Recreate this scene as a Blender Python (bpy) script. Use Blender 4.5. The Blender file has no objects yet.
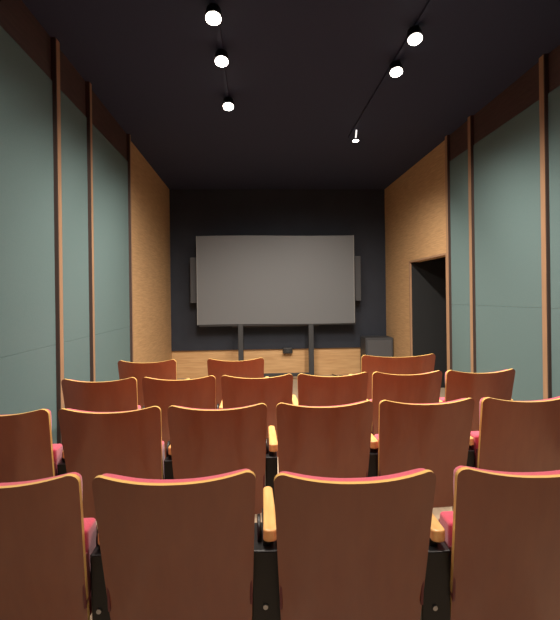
import bpy, bmesh, math, random
from mathutils import Vector, Matrix
C = bpy.context.scene
COL = C.collection
R = math.radians
EYE = 1.47

# ---------------------------------------------------------------- camera
cam = bpy.data.cameras.new('camera'); camo = bpy.data.objects.new('camera', cam); COL.objects.link(camo)
cam.lens = 460 / 620 * 36; cam.sensor_width = 36; cam.sensor_fit = 'AUTO'
cam.shift_y = -14 / 620; cam.clip_start = 0.02
camo.matrix_world = (Matrix.Translation((0, 0, EYE)) @ Matrix.Rotation(-math.atan(26 / 460), 4, 'Z')
                     @ Matrix.Rotation(R(90), 4, 'X') @ Matrix.Rotation(-0.013, 4, 'Z'))
C.camera = camo
# ---------------------------------------------------------------- world, exposure
w = bpy.data.worlds.new('world'); C.world = w; w.use_nodes = True
w.node_tree.nodes['Background'].inputs[0].default_value = (0.012, 0.012, 0.016, 1)
w.node_tree.nodes['Background'].inputs[1].default_value = 1
C.view_settings.view_transform = 'Standard'; C.view_settings.look = 'None'
C.view_settings.gamma = 1; C.view_settings.use_curve_mapping = False
C.view_settings.exposure = 0.0
WARM = (1.0, 0.90, 0.79)
SPOT_W = 200.0
SPOTS = [(-0.245, 3.08, 1.0), (-0.23, 3.64, 1.0), (-0.225, 4.5, 1.0), (-0.245, 2.2, .7), (-0.25, 0.9, .42), (-0.25, -0.4, .42),
         (1.19, 3.28, 1.0), (1.205, 3.77, 1.0), (1.21, 5.32, 1.0), (1.19, 2.55, .7), (1.185, 1.2, .42), (1.18, -0.2, .42)]

# ---------------------------------------------------------------- materials
def mat(name, col, rough=0.6, metal=0.0, coat=0.0, coat_rough=0.2, spec=0.5, sheen=0.0, build=None):
    m = bpy.data.materials.new(name); m.use_nodes = True
    nt = m.node_tree; b = nt.nodes['Principled BSDF']
    b.inputs['Base Color'].default_value = (*col, 1); b.inputs['Roughness'].default_value = rough
    b.inputs['Metallic'].default_value = metal; b.inputs['Coat Weight'].default_value = coat
    b.inputs['Coat Roughness'].default_value = coat_rough
    b.inputs['Specular IOR Level'].default_value = spec
    b.inputs['Sheen Weight'].default_value = sheen
    if build: build(nt, b)
    return m
def noise_col(scale, c1, c2, stretch=(1, 1, 1), detail=4, bump=0.0, lo=0.35, hi=0.65, bscale=None, dist=0.0):
    def f(nt, b):
        tc = nt.nodes.new('ShaderNodeTexCoord'); mp = nt.nodes.new('ShaderNodeMapping')
        mp.inputs['Scale'].default_value = stretch
        n = nt.nodes.new('ShaderNodeTexNoise'); n.inputs['Scale'].default_value = scale; n.inputs['Detail'].default_value = detail
        n.inputs['Distortion'].default_value = dist
        r = nt.nodes.new('ShaderNodeValToRGB')
        r.color_ramp.elements[0].position = lo; r.color_ramp.elements[1].position = hi
        r.color_ramp.elements[0].color = (*c1, 1); r.color_ramp.elements[1].color = (*c2, 1)
        L = nt.links
        L.new(tc.outputs['Object'], mp.inputs[0]); L.new(mp.outputs[0], n.inputs['Vector'])
        L.new(n.outputs['Fac'], r.inputs[0]); L.new(r.outputs[0], b.inputs['Base Color'])
        if bump:
            bp = nt.nodes.new('ShaderNodeBump'); bp.inputs['Strength'].default_value = bump; bp.inputs['Distance'].default_value = 0.004
            n2 = nt.nodes.new('ShaderNodeTexNoise'); n2.inputs['Scale'].default_value = bscale or scale; n2.inputs['Detail'].default_value = 5
            L.new(mp.outputs[0], n2.inputs['Vector']); L.new(n2.outputs['Fac'], bp.inputs['Height']); L.new(bp.outputs[0], b.inputs['Normal'])
    return f
M = {}
M['veneer'] = mat('veneer', (.2, .06, .03), 0.4, coat=.8, coat_rough=0.2,
                  build=noise_col(5, (.255, .057, .020), (.285, .068, .023), (5, 5, .4), 3))
M['veneer'].node_tree.nodes['Principled BSDF'].inputs['Coat IOR'].default_value = 1.6
M['ply_edge'] = mat('ply_edge', (.80, .47, .14), 0.4, coat=.3)
M['arm_wood'] = mat('arm_wood', (.72, .36, .11), 0.38, coat=.3, build=noise_col(8, (.76, .41, .14), (.85, .49, .18), (8, 1, 8)))
M['fabric'] = mat('pink_fabric', (.62, .07, .12), 0.95, sheen=.4, build=noise_col(260, (.58, .06, .11), (.68, .085, .14), bump=.25))
M['fabric_side'] = mat('seat_shell', (.16, .03, .03), 0.5)
M['black_metal'] = mat('black_metal', (.006, .0055, .006), 0.4)
M['chrome'] = mat('chrome', (.45, .45, .47), 0.3, 1.0)
M['oak'] = mat('oak_wall', (.42, .25, .12), 0.6,
               build=noise_col(5, (.42, .255, .12), (.58, .36, .18), (.9, .9, 14), 8, bump=.6, bscale=5, dist=.6, lo=.3, hi=.7))
M['oak_trim'] = mat('oak_trim', (.45, .26, .13), 0.5, build=noise_col(6, (.30, .175, .10), (.37, .22, .125), (12, 12, .6)))
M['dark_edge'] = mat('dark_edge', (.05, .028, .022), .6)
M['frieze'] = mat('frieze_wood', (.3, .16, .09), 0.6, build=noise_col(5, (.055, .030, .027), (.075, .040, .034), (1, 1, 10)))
M['oak_base'] = mat('pale_oak', (.6, .38, .19), 0.5, build=noise_col(3, (.52, .30, .13), (.64, .40, .19), (.8, 1, 12), 6, dist=.4))
M['teal'] = mat('teal_fabric', (.2, .31, .3), 0.9, build=noise_col(420, (.092, .150, .152), (.112, .176, .176), bump=.15))
M['black_wall'] = mat('black_wall', (.022, .023, .03), 0.75, build=noise_col(3, (.013, .017, .028), (.016, .021, .033)))
M['ceiling'] = mat('ceiling_paint', (.012, .017, .046), 0.85)
M['floor'] = mat('floor_boards', (.45, .34, .24), 0.45, build=noise_col(4, (.42, .32, .22), (.50, .38, .27), (10, .8, 1), 5))
M['screen'] = mat('screen_cloth', (.128, .135, .142), 0.5)
M['frame'] = mat('frame_black', (.02, .02, .022), 0.4)
M['stand'] = mat('stand_metal', (.035, .037, .04), 0.45)
M['speaker'] = mat('speaker_grey', (.07, .072, .078), 0.7)
M['sub'] = mat('sub_grey', (.045, .047, .052), 0.6)
M['white_metal'] = mat('white_metal', (.7, .7, .68), 0.4)
def emis(name, col, s):
    m = bpy.data.materials.new(name); m.use_nodes = True
    b = m.node_tree.nodes['Principled BSDF']
    b.inputs['Base Color'].default_value = (1, 1, 1, 1)
    b.inputs['Emission Color'].default_value = (*col, 1); b.inputs['Emission Strength'].default_value = s
    return m
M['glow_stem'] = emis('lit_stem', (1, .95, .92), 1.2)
M['lens'] = emis('lit_lens', (1, .93, .82), 30)

# ---------------------------------------------------------------- helpers
def link(name, bm, mats, parent=None, smooth=False, bevel=0, loc=None):
    me = bpy.data.meshes.new(name)
    bmesh.ops.recalc_face_normals(bm, faces=bm.faces[:])
    bm.to_mesh(me); bm.free()
    for m in (mats if isinstance(mats, (list, tuple)) else [mats]): me.materials.append(m)
    if smooth:
        for p in me.polygons: p.use_smooth = True
        me.set_sharp_from_angle(angle=R(50))
    o = bpy.data.objects.new(name, me); COL.objects.link(o)
    if parent: o.parent = parent
    if loc: o.location = loc
    if bevel:
        b = o.modifiers.new('bevel', 'BEVEL'); b.width = bevel; b.segments = 3; b.limit_method = 'ANGLE'
    return o
def box(bm, x0, x1, y0, y1, z0, z1, mi=0):
    vs = [bm.verts.new((x, y, z)) for x in (x0, x1) for y in (y0, y1) for z in (z0, z1)]
    for f in ((0, 1, 3, 2), (4, 6, 7, 5), (0, 4, 5, 1), (2, 3, 7, 6), (0, 2, 6, 4), (1, 5, 7, 3)):
        bm.faces.new([vs[i] for i in f]).material_index = mi
def bx(*a):
    bm = bmesh.new(); box(bm, *a); return bm
def cyl(bm, p0, p1, r0, r1=None, n=24, mi=0):
    r1 = r0 if r1 is None else r1
    p0, p1 = Vector(p0), Vector(p1); d = (p1 - p0)
    q = d.to_track_quat('Z', 'Y').to_matrix()
    A = [bm.verts.new(p0 + q @ Vector((math.cos(2 * math.pi * i / n) * r0, math.sin(2 * math.pi * i / n) * r0, 0))) for i in range(n)]
    B = [bm.verts.new(p1 + q @ Vector((math.cos(2 * math.pi * i / n) * r1, math.sin(2 * math.pi * i / n) * r1, 0))) for i in range(n)]
    for i in range(n):
        j = (i + 1) % n; bm.faces.new((A[i], A[j], B[j], B[i])).material_index = mi
    bm.faces.new(A[::-1]).material_index = mi; bm.faces.new(B).material_index = mi
def struct(name, bm, m, parent=None, **k):
    o = link(name, bm, m, parent, **k); o['kind'] = 'structure'; return o
def thing(name, label, cat, loc=(0, 0, 0), rz=0, group=None):
    o = bpy.data.objects.new(name, None); COL.objects.link(o); o.empty_display_size = .1
    o.location = loc; o.rotation_euler = (0, 0, rz); o['label'] = label; o['category'] = cat
    if group: o['group'] = group
    return o
def copy_tree(o, parent=None):
    c = o.copy(); COL.objects.link(c)
    if parent: c.parent = parent; c.matrix_parent_inverse = o.matrix_parent_inverse
    for ch in [x for x in ALL() if x.parent == o]: copy_tree(ch, c)
    return c
def ALL(): return list(bpy.data.objects)

# ---------------------------------------------------------------- room
XL, XR, YB, YR, H = -1.5, 2.44, 8.45, -1.7, 3.42
struct('floor', bx(XL - .15, XR + 1.4, YR - .1, YB + .15, -.1, 0), M['floor'])
struct('ceiling', bx(XL - .15, XR + 1.4, YR - .1, YB + .15, H, H + .1), M['ceiling'])
# left wall: oak core, teal panels, trims
wl = struct('wall_left', bx(XL - .15, XL, YR - .1, YB + .15, 0, H), M['oak'])
FR = 3.10
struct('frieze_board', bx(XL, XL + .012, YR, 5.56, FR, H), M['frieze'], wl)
def panels(xa, xb, ys, seam, parent):
    for a, b in ys:
        bm = bmesh.new()
        box(bm, xa, xb, a, b, .0, seam - .0006); box(bm, xa, xb, a, b, seam + .0006, FR - .004)
        struct('fabric_panel', bm, M['teal'], parent, bevel=.002)
panels(XL, XL + .02, [(YR, -.3), (-.24, 1.6), (1.66, 3.53), (3.59, 4.235), (4.28, 5.575)], 1.13, wl)
n = 1
for a, b in [(-.3, -.24), (1.6, 1.66), (3.53, 3.59), (4.235, 4.28), (5.575, 5.61)]:
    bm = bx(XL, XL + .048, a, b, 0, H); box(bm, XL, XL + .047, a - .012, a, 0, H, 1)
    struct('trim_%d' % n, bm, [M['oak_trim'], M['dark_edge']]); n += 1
# right wall with doorway
D0, D1, DH = 5.70, 7.06, 1.97
bm = bmesh.new()
box(bm, XR, XR + .15, YR - .1, D0, 0, H); box(bm, XR, XR + .15, D1, YB + .15, 0, H); box(bm, XR, XR + .15, D0, D1, DH, H)
wr = struct('wall_right', bm, M['oak'])
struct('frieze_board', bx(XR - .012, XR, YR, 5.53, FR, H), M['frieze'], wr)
panels(XR - .02, XR, [(YR, -.1), (-.03, 1.75), (1.82, 3.64), (3.70, 4.92), (4.98, 5.53)], 1.34, wr)
for a, b in [(-.1, -.03), (1.75, 1.82), (3.64, 3.70), (4.92, 4.98), (5.53, 5.59)]:
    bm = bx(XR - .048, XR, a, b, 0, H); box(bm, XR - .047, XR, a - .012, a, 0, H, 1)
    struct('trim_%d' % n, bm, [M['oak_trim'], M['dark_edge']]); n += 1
# doorway lining and dark lobby beyond
bm = bmesh.new()
box(bm, XR - .008, XR + .02, D0 - .03, D0 + .006, 0, DH + .02); box(bm, XR - .008, XR + .02, D1 - .006, D1 + .03, 0, DH + .02); box(bm, XR - .008, XR + .02, D0 + .006, D1 - .006, DH - .006, DH + .02)
struct('trim_%d' % n, bm, M['oak_trim']); n += 1
bm = bmesh.new()
box(bm, XR + .02, XR + 1.3, D1 - .005, D1 + .1, 0, DH - .003); box(bm, XR + .15, XR + 1.3, D1 - .005, D1 + .1, DH, 2.5); box(bm, XR + .15, XR + 1.3, D0 - .6, D0 - .5, 0, 2.5)
box(bm, XR + 1.3, XR + 1.4, D0 - .6, D1 + .1, 0, 2.5); box(bm, XR + .15, XR + 1.4, D0 - .6, D1 + .1, 2.5, 2.6)
struct('wall_lobby', bm, mat('lobby_black', (.008, .009, .010), .8))
# end wall: black upper part proud of a pale oak lower part
wb = struct('wall_front', bx(XL - .15, XR + .15, YB, YB + .15, 0, H), M['oak_base'])
bm = bmesh.new()
box(bm, XL, XR, YB - .05, YB, .50, H); box(bm, 1.985, XR, YB - .05, YB, 0, .50)
struct('black_panel', bm, M['black_wall'], wb)
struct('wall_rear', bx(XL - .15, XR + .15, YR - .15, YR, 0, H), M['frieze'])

# ---------------------------------------------------------------- presentation screen
sc = thing('presentation_screen', 'large grey widescreen display panel on a black two-legged floor stand', 'screen', (0.405, 8.0, 0))
SX0, SX1, SZ0, SZ1 = -1.375, 1.345, .985, 2.52
struct_y = 0.0
bm = bmesh.new(); nx, nz = 40, 2          # sheet with slightly wavy top and bottom edges
vv = []
for i in range(nx + 1):
    u = i / nx; x = SX0 + (SX1 - SX0) * u
    t = SZ1 + .006 * math.sin(u * 6.0) ; b_ = SZ0 + .008 * math.sin(u * 5.2 + .6)
    vv.append([bm.verts.new((x, y, z)) for y in (-.012, 0.0) for z in (b_, t)])
for i in range(nx):
    a, b = vv[i], vv[i + 1]
    for q in ((0, 1), (1, 3), (3, 2), (2, 0)): bm.faces.new((a[q[0]], a[q[1]], b[q[1]], b[q[0]]))
bm.faces.new([vv[0][i] for i in (0, 1, 3, 2)]); bm.faces.new([vv[-1][i] for i in (0, 2, 3, 1)])
link('screen_surface', bm, M['screen'], sc)
link('back_casing', bx(SX0 + .02, SX1 + .03, .002, .09, SZ0 - .03, SZ1 - .015), M['frame'], sc, bevel=.005)
strip = mat('strip_grey', (.22, .22, .22), .5)
for s in (SX0 - .012, SX1): link('edge_strip', bx(s, s + .012, -.016, .03, SZ0, SZ1), strip, sc)
for x in (-.645, .585):
    bm = bmesh.new(); box(bm, x - .045, x + .045, .0, .07, .04, SZ0); box(bm, x - .02, x + .02, .0, .07, SZ0, 1.0)
    lg = link('leg', bm, M['stand'], sc, bevel=.008)
    bm = bmesh.new(); box(bm, x - .04, x + .04, -.32, .36, 0.0, .05)
    link('foot', bm, M['stand'], lg, bevel=.008)
link('cross_bar', bx(-.60, .54, .01, .06, .06, .12), M['stand'], sc, bevel=.006)
link('upper_rail', bx(-.80, .74, .075, .12, .93, 1.05), M['stand'], sc)

def speaker(x, label):
    t = thing('column_loudspeaker', label, 'loudspeaker', (x, 8.2, 1.37), 0, 'loudspeakers flanking the screen')
    link('cabinet', bx(-.06, .06, -.12, .05, 0, .79), M['speaker'], t, bevel=.006)
    link('grille', bx(-.05, .05, -.128, -.12, .02, .77), mat('grille', (.055, .056, .06), .8), t)
    link('wall_bracket', bx(-.02, .02, .05, .20, .15, .60), M['frame'], t)
    return t
speaker(-1.045, 'slim grey column loudspeaker at the left edge of the screen')
speaker(1.84, 'slim grey column loudspeaker at the right edge of the screen')
t = thing('subwoofer', 'dark grey box loudspeaker on the floor right of the screen, by the oak wall', 'loudspeaker', (2.16, 8.12, 0))
link('cabinet', bx(-.23, .26, -.2, .2, .03, .72), M['sub'], t, bevel=.01)
link('grille', bx(-.20, .23, -.212, -.2, .07, .68), M['speaker'], t, bevel=.003)
for sx in (-.19, .22):
    for sy in (-.16, .16):
        bm = bmesh.new(); cyl(bm, (sx, sy, 0), (sx, sy, .03), .02); link('foot', bm, M['frame'], t)
t = thing('wall_box', 'small black box on the oak wall just under the screen, between its legs', 'wall box', (.60, 8.45, .42))
link('casing', bx(-.085, .085, -.12, 0, 0, .11), M['frame'], t, bevel=.012)
bm = bmesh.new(); cyl(bm, (0, -.12, .055), (0, -.13, .055), .03); link('dial', bm, M['stand'], t)
t = thing('floor_plug', 'tiny black plug with cable on the floor right of the screen stand', 'plug', (1.52, 8.05, 0))
bm = bmesh.new(); cyl(bm, (0, 0, 0), (0, 0, .055), .05, .035); link('casing', bm, M['frame'], t)
bm = bmesh.new(); cyl(bm, (0, .03, .012), (-.1, .38, .012), .008, n=8); link('cable', bm, M['frame'], t)

# ---------------------------------------------------------------- ceiling lights on tracks
for x, y0, y1, lab in [(-.235, -1.2, 4.7, 'thin black light track on the ceiling left of centre'), (1.197, -1.2, 5.6, 'thin black light track on the ceiling, right of centre')]:
    t = link('light_track', bx(x - .016, x + .016, y0, y1, H - .02, H), M['ceiling'])
    t['label'] = lab; t['category'] = 'light track'
LAB = {0: 'lit ceiling spotlight on the left track, largest and nearest glare of that row',
       1: 'lit ceiling spotlight on the left track, middle of its three',
       2: 'lit ceiling spotlight on the left track, smallest and farthest of its three',
       6: 'lit ceiling spotlight on the right track, the brighter nearer one of the close pair',
       7: 'lit ceiling spotlight on the right track, the dimmer farther one of the close pair',
       8: 'small white spotlight with a thin stem alone on the right track toward the screen'}
for i, (x, y, k) in enumerate(SPOTS):
    small = i == 8
    t = thing('track_spotlight', LAB.get(i, 'ceiling spotlight on the track behind the viewpoint, out of the photo'), 'spotlight', (x, y, H - .02), 0, 'ceiling track spotlights')
    body = M['white_metal'] if small else M['black_metal']
    d = Vector((0, -.35, -1)).normalized()
    base = Vector((0, 0, -.02)) if not small else Vector((0, 0, -.0))
    a = base + Vector((0, .02, 0)); 
    if small:
        bm = bmesh.new(); cyl(bm, (.012, 0, .0), (0, 0, -.11), .009, n=12); link('stem', bm, M['glow_stem'], t, smooth=True)
        bm = bmesh.new(); cyl(bm, (0, 0, -.10), (0, 0, -.125), .02, .036, n=24); link('housing', bm, body, t, smooth=True)
        bm = bmesh.new(); cyl(bm, (0, 0, -.1255), (0, 0, -.13), .034, n=24); link('lens', bm, M['lens'], t)
        lp = Vector((0, 0, -.145)); d = Vector((0, 0, -1))
    else:
        bm = bmesh.new(); box(bm, -.018, .018, -.04, .04, -.02, 0); cyl(bm, (0, 0, -.02), (0, 0, -.04), .008, n=10); link('mount', bm, body, t)
        bm = bmesh.new(); cyl(bm, Vector((0, .015, -.015)), Vector((0, .015, -.015)) + d * .07, .05, .058); link('housing', bm, body, t, smooth=True)
        p = Vector((0, .015, -.015)) + d * .0705
        bm = bmesh.new(); cyl(bm, p, p + d * .004, .05); link('lens', bm, M['lens'], t)
        lp = p + d * .02
    l = bpy.data.lights.new('lamp', 'SPOT'); l.energy = SPOT_W * k; l.color = WARM; l.shadow_soft_size = .04
    l.spot_size = R(133); l.spot_blend = .8
    lo = bpy.data.objects.new('lamp', l); COL.objects.link(lo); lo.parent = t; lo.location = lp
    lo.rotation_euler = Vector((0, .42, -1)).to_track_quat('-Z', 'Y').to_euler()

# ---------------------------------------------------------------- auditorium chair
ZT, ZB = .945, .34
def lean(z): return .235 * (ZT - z) + .02 * ((ZT - z) / .6) ** 2
def shell_pt(u, v, hw, off, top=ZT, bot=ZB, r=.03):
    ztop = top - .022 * (1 - abs(u) ** 2.2)
    # v in 0..1
    z = bot + v * (ztop - bot)
    zn = bot + v * (top - bot)
    h = hw - .022 * (1 - v)
    if zn > top - r: h = h - r + math.sqrt(max(0, r * r - (zn - (top - r)) ** 2))
    if zn < bot + r: h = h - r + math.sqrt(max(0, r * r - ((bot + r) - zn) ** 2))
    x = u * h
    y = lean(z) + .036 * abs(x / hw) ** 2.2 * (.4 + .6 * min(1, v * 1.3))
    return Vector((x, y + off, z))
VS = sorted(set([0, .004, .015, .035, .07] + [i / 14 for i in range(1, 14)] + [.93, .945, .958, .97, .98, .988, .994, .998, 1]))
NU = 28
def make_back(hw, t):
    bm = bmesh.new(); F, B = [], []
    for v in VS:
        B.append([bm.verts.new(shell_pt(-1 + 2 * i / NU, v, hw, 0)) for i in range(NU + 1)])
        F.append([bm.verts.new(shell_pt(-1 + 2 * i / NU, v, hw, .018)) for i in range(NU + 1)])
    nv = len(VS)
    for a in range(nv - 1):
        for i in range(NU):
            bm.faces.new((B[a][i], B[a][i + 1], B[a + 1][i + 1], B[a + 1][i]))
            bm.faces.new((F[a][i], F[a + 1][i], F[a + 1][i + 1], F[a][i + 1]))
        for i in (0, NU):
            bm.faces.new((B[a][i], B[a + 1][i], F[a + 1][i], F[a][i])).material_index = 1
    for a in (0, nv - 1):
        for i in range(NU): bm.faces.new((B[a][i], B[a][i + 1], F[a][i + 1], F[a][i])).material_index = 1
    return link('backrest', bm, [M['veneer'], M['ply_edge']], t, smooth=True)
def make_pad(hw, t):
    bm = bmesh.new(); F, B = [], []
    top, bot = ZT - .007, .635
    def th(u, v): return .052 * max(0, (1 - abs(u) ** 14) * (1 - abs(2 * v - 1) ** 60)) ** .25
    us = [-1 + 2 * i / 20 for i in range(21)]; us = sorted(set(us + [-.995, -.985, -.96, .96, .985, .995]))
    for v in VS:
        B.append([bm.verts.new(shell_pt(u, v, hw - .005, .0185, top, bot)) for u in us])
        F.append([bm.verts.new(shell_pt(u, v, hw - .005, .0195 + th(u, v), top, bot)) for u in us])
    nv, nu = len(VS), len(us)
    for a in range(nv - 1):
        for i in range(nu - 1):
            bm.faces.new((B[a][i], B[a][i + 1], B[a + 1][i + 1], B[a + 1][i]))
            bm.faces.new((F[a][i], F[a + 1][i], F[a + 1][i + 1], F[a][i + 1]))
        for i in (0, nu - 1): bm.faces.new((B[a][i], B[a + 1][i], F[a + 1][i], F[a][i]))
    for a in (0, nv - 1):
        for i in range(nu - 1): bm.faces.new((B[a][i], B[a][i + 1], F[a][i + 1], F[a][i]))
    o = link('back_cushion', bm, M['fabric'], t); 
    for p in o.data.polygons: p.use_smooth = True
    o['label'] = 'pink upholstered front cushion'
    return o
def prism(bm, pts, x0, x1, mi=0):
    """pts: (y,z) outline extruded along x"""
    A = [bm.verts.new((x0, y, z)) for y, z in pts]; B = [bm.verts.new((x1, y, z)) for y, z in pts]
    n_ = len(pts)
    bm.faces.new(A).material_index = mi; bm.faces.new(B[::-1]).material_index = mi
    for i in range(n_):
        j = (i + 1) % n_; bm.faces.new((A[i], B[i], B[j], A[j])).material_index = mi
def side_set(t, x, fw=.031):
    """armrest, standard and foot at lateral offset x"""
    bm = bmesh.new()
    prism(bm, [(.17, .30), (.44, .34), (.42, .60), (.34, .64), (.150, .64)], x - fw, x + fw)
    fr = link('side_frame', bm, M['black_metal'], t, bevel=.006)
    bm = bmesh.new(); cyl(bm, (x - .006, .155, .452), (x - .006, .2, .452), .008, n=16)
    link('bolt', bm, M['chrome'], fr, smooth=True)
    bm = bmesh.new(); prism(bm, [(.24, .0), (.31, .0), (.33, .36), (.22, .36)], x - .022, x + .022)
    lg = link('leg', bm, M['black_metal'], t, bevel=.004)
    link('foot_plate', bx(x - .025, x + .025, .10, .48, 0, .014), M['black_metal'], lg, bevel=.003)
    bm = bmesh.new(); cyl(bm, (x - .03, .26, .65), (x - .018, .26, .65), .055, n=40)
    link('pivot_cover', bm, M['black_metal'], t, smooth=True, bevel=.004)
    bm = bmesh.new(); box(bm, x - .012, x + .012, .18, .40, .632, .664)
    link('arm_bracket', bm, M['black_metal'], t)
    # armrest: plan outline slightly tapered toward the front, rounded rear end
    out = []
    for k in range(9):
        a = math.pi + math.pi * k / 8; out.append((x + .023 * math.cos(a), .128 + .016 * math.sin(a)))
    out += [(x + .023, .31)]
    for k in range(1, 8):
        a = math.pi * k / 8; out.append((x + .002 + .02 * math.cos(a), .44 + .03 * math.sin(a)))
    out += [(x - .019, .31)]
    bm = bmesh.new()
    A = [bm.verts.new((p[0] + .012, p[1] + .045, .662)) for p in out]; B = [bm.verts.new((p[0] + .012, p[1] + .045, .702)) for p in out]
    bm.faces.new(A[::-1]); bm.faces.new(B)
    for i in range(len(out)):
        j = (i + 1) % len(out); bm.faces.new((A[i], A[j], B[j], B[i]))
    link('armrest', bm, M['arm_wood'], t, bevel=.006)
def make_chair(width, left_arm=False, right_arm=True, gap=.040, fw=.031):
    hw = width / 2
    t = thing('auditorium_chair', 'x', 'chair')
    make_back(hw, t); make_pad(hw, t)
    for sx in (-1, 1):
        bm = bmesh.new(); prism(bm, [(.105, .66), (.15, .65), (.19, .52), (.13, .48)], sx * (hw - .020) - .004, sx * (hw - .020) + .004)
        link('back_bracket', bm, M['fabric_side'], t, bevel=.002)
    # folded-up seat
    bm = bmesh.new(); s = hw - .028
    vs_ = [(.20, .40), (.30, .40), (.275, .708), (.178, .708)]
    prism(bm, vs_, -s, s)
    seat = link('seat', bm, M['fabric'], t, bevel=.014)
    seat.modifiers['bevel'].segments = 5
    bm = bmesh.new(); prism(bm, [(.303, .39), (.318, .39), (.294, .67), (.280, .67)], -s + .005, s - .005)
    link('seat_shell', bm, [M['veneer']], seat, bevel=.004)
    bm = bmesh.new(); cyl(bm, (-hw + .002, .25, .44), (hw - .002, .25, .44), .014, n=16)
    link('hinge_rod', bm, M['black_metal'], t)
    if right_arm: side_set(t, hw + gap / 2, fw)
    if left_arm: side_set(t, -hw - gap / 2)
    return t
G1 = 'chairs of the nearest row'; G2 = 'chairs of the second row'; G3 = 'chairs of the third row'; G4 = 'chairs of the row by the screen'
W = .488
L = 'brown veneered chair with pink cushion edge showing, '
rows = [
 # x, y, rz, label, group, kind
 (-.775, 1.37, 0, L + 'leftmost of nearest row', G1, 'R'),
 (-.245, 1.35, 0, L + 'second from left in nearest row', G1, 'M'),
 (.293, 1.312, -.03, L + 'third from left in nearest row', G1, 'N'),
 (.848, 1.308, -.03, L + 'rightmost in nearest row', G1, 'R'),
]
xs2 = [-1.233, -.703, -.185, .345, .862, 1.39]
n2 = ['red-brown chair against the green left wall in the second row',
      'red-brown veneered chair, second from left in the second row',
      'red-brown chair of the second row, immediately left of its central wooden armrest',
      'red-brown chair of the second row, immediately right of its central wooden armrest',
      'red-brown veneered chair of the second row, second from the right end',
      'red-brown veneered chair at the right end of the second row']
xs3 = [-1.028, -.507, .014, .530, 1.044, 1.562]
n3 = ['reddish veneered chair at the left end of the third row, in front of green panels',
      'reddish veneered chair, second from left in the third row',
      'reddish veneered chair of the third row, third from left',
      'reddish veneered chair of the third row, fourth from left',
      'reddish veneered chair of the third row, second from right, in front of the wide back',
      'reddish veneered chair at the right end of the third row']
for i in range(6): rows.append((xs2[i], 2.22, 0, n2[i], G2, 'E' if i == 5 else ('L' if i == 0 else 'R')))
for i in range(6): rows.append((xs3[i], 3.055, 0, n3[i], G3, 'B' if i == 0 else 'R'))
rows.append((-.91, 3.90, 0, 'veneered chair in the farthest row, leftmost, by the left oak wall', G4, 'B'))
rows.append((-.163, 3.90, 0, 'veneered chair in the farthest row, in front of the screen stand left leg', G4, 'B'))
rows.append((1.262, 3.93, 0, 'extra-wide veneered chair in the farthest row, in front of the dark doorway and loudspeaker', G4, 'W'))
protos = {}
def get(kind):
    if kind in protos: return copy_tree(protos[kind])
    p = {'R': lambda: make_chair(W), 'L': lambda: make_chair(W), 'E': lambda: make_chair(W), 'B': lambda: make_chair(W, left_arm=True),
         'N': lambda: make_chair(W, gap=.075, fw=.048),
         'M': lambda: make_chair(W, gap=.064, fw=.052),
         'W': lambda: make_chair(.66, left_arm=True)}[kind]()
    protos[kind] = p; return p
for x, y, rz, lab, g, kind in rows:
    kind = {'L': 'R', 'E': 'R'}.get(kind, kind)
    c = get(kind)
    c.location = (x, y, 0); c.rotation_euler = (0, 0, rz); c['label'] = lab; c['group'] = g
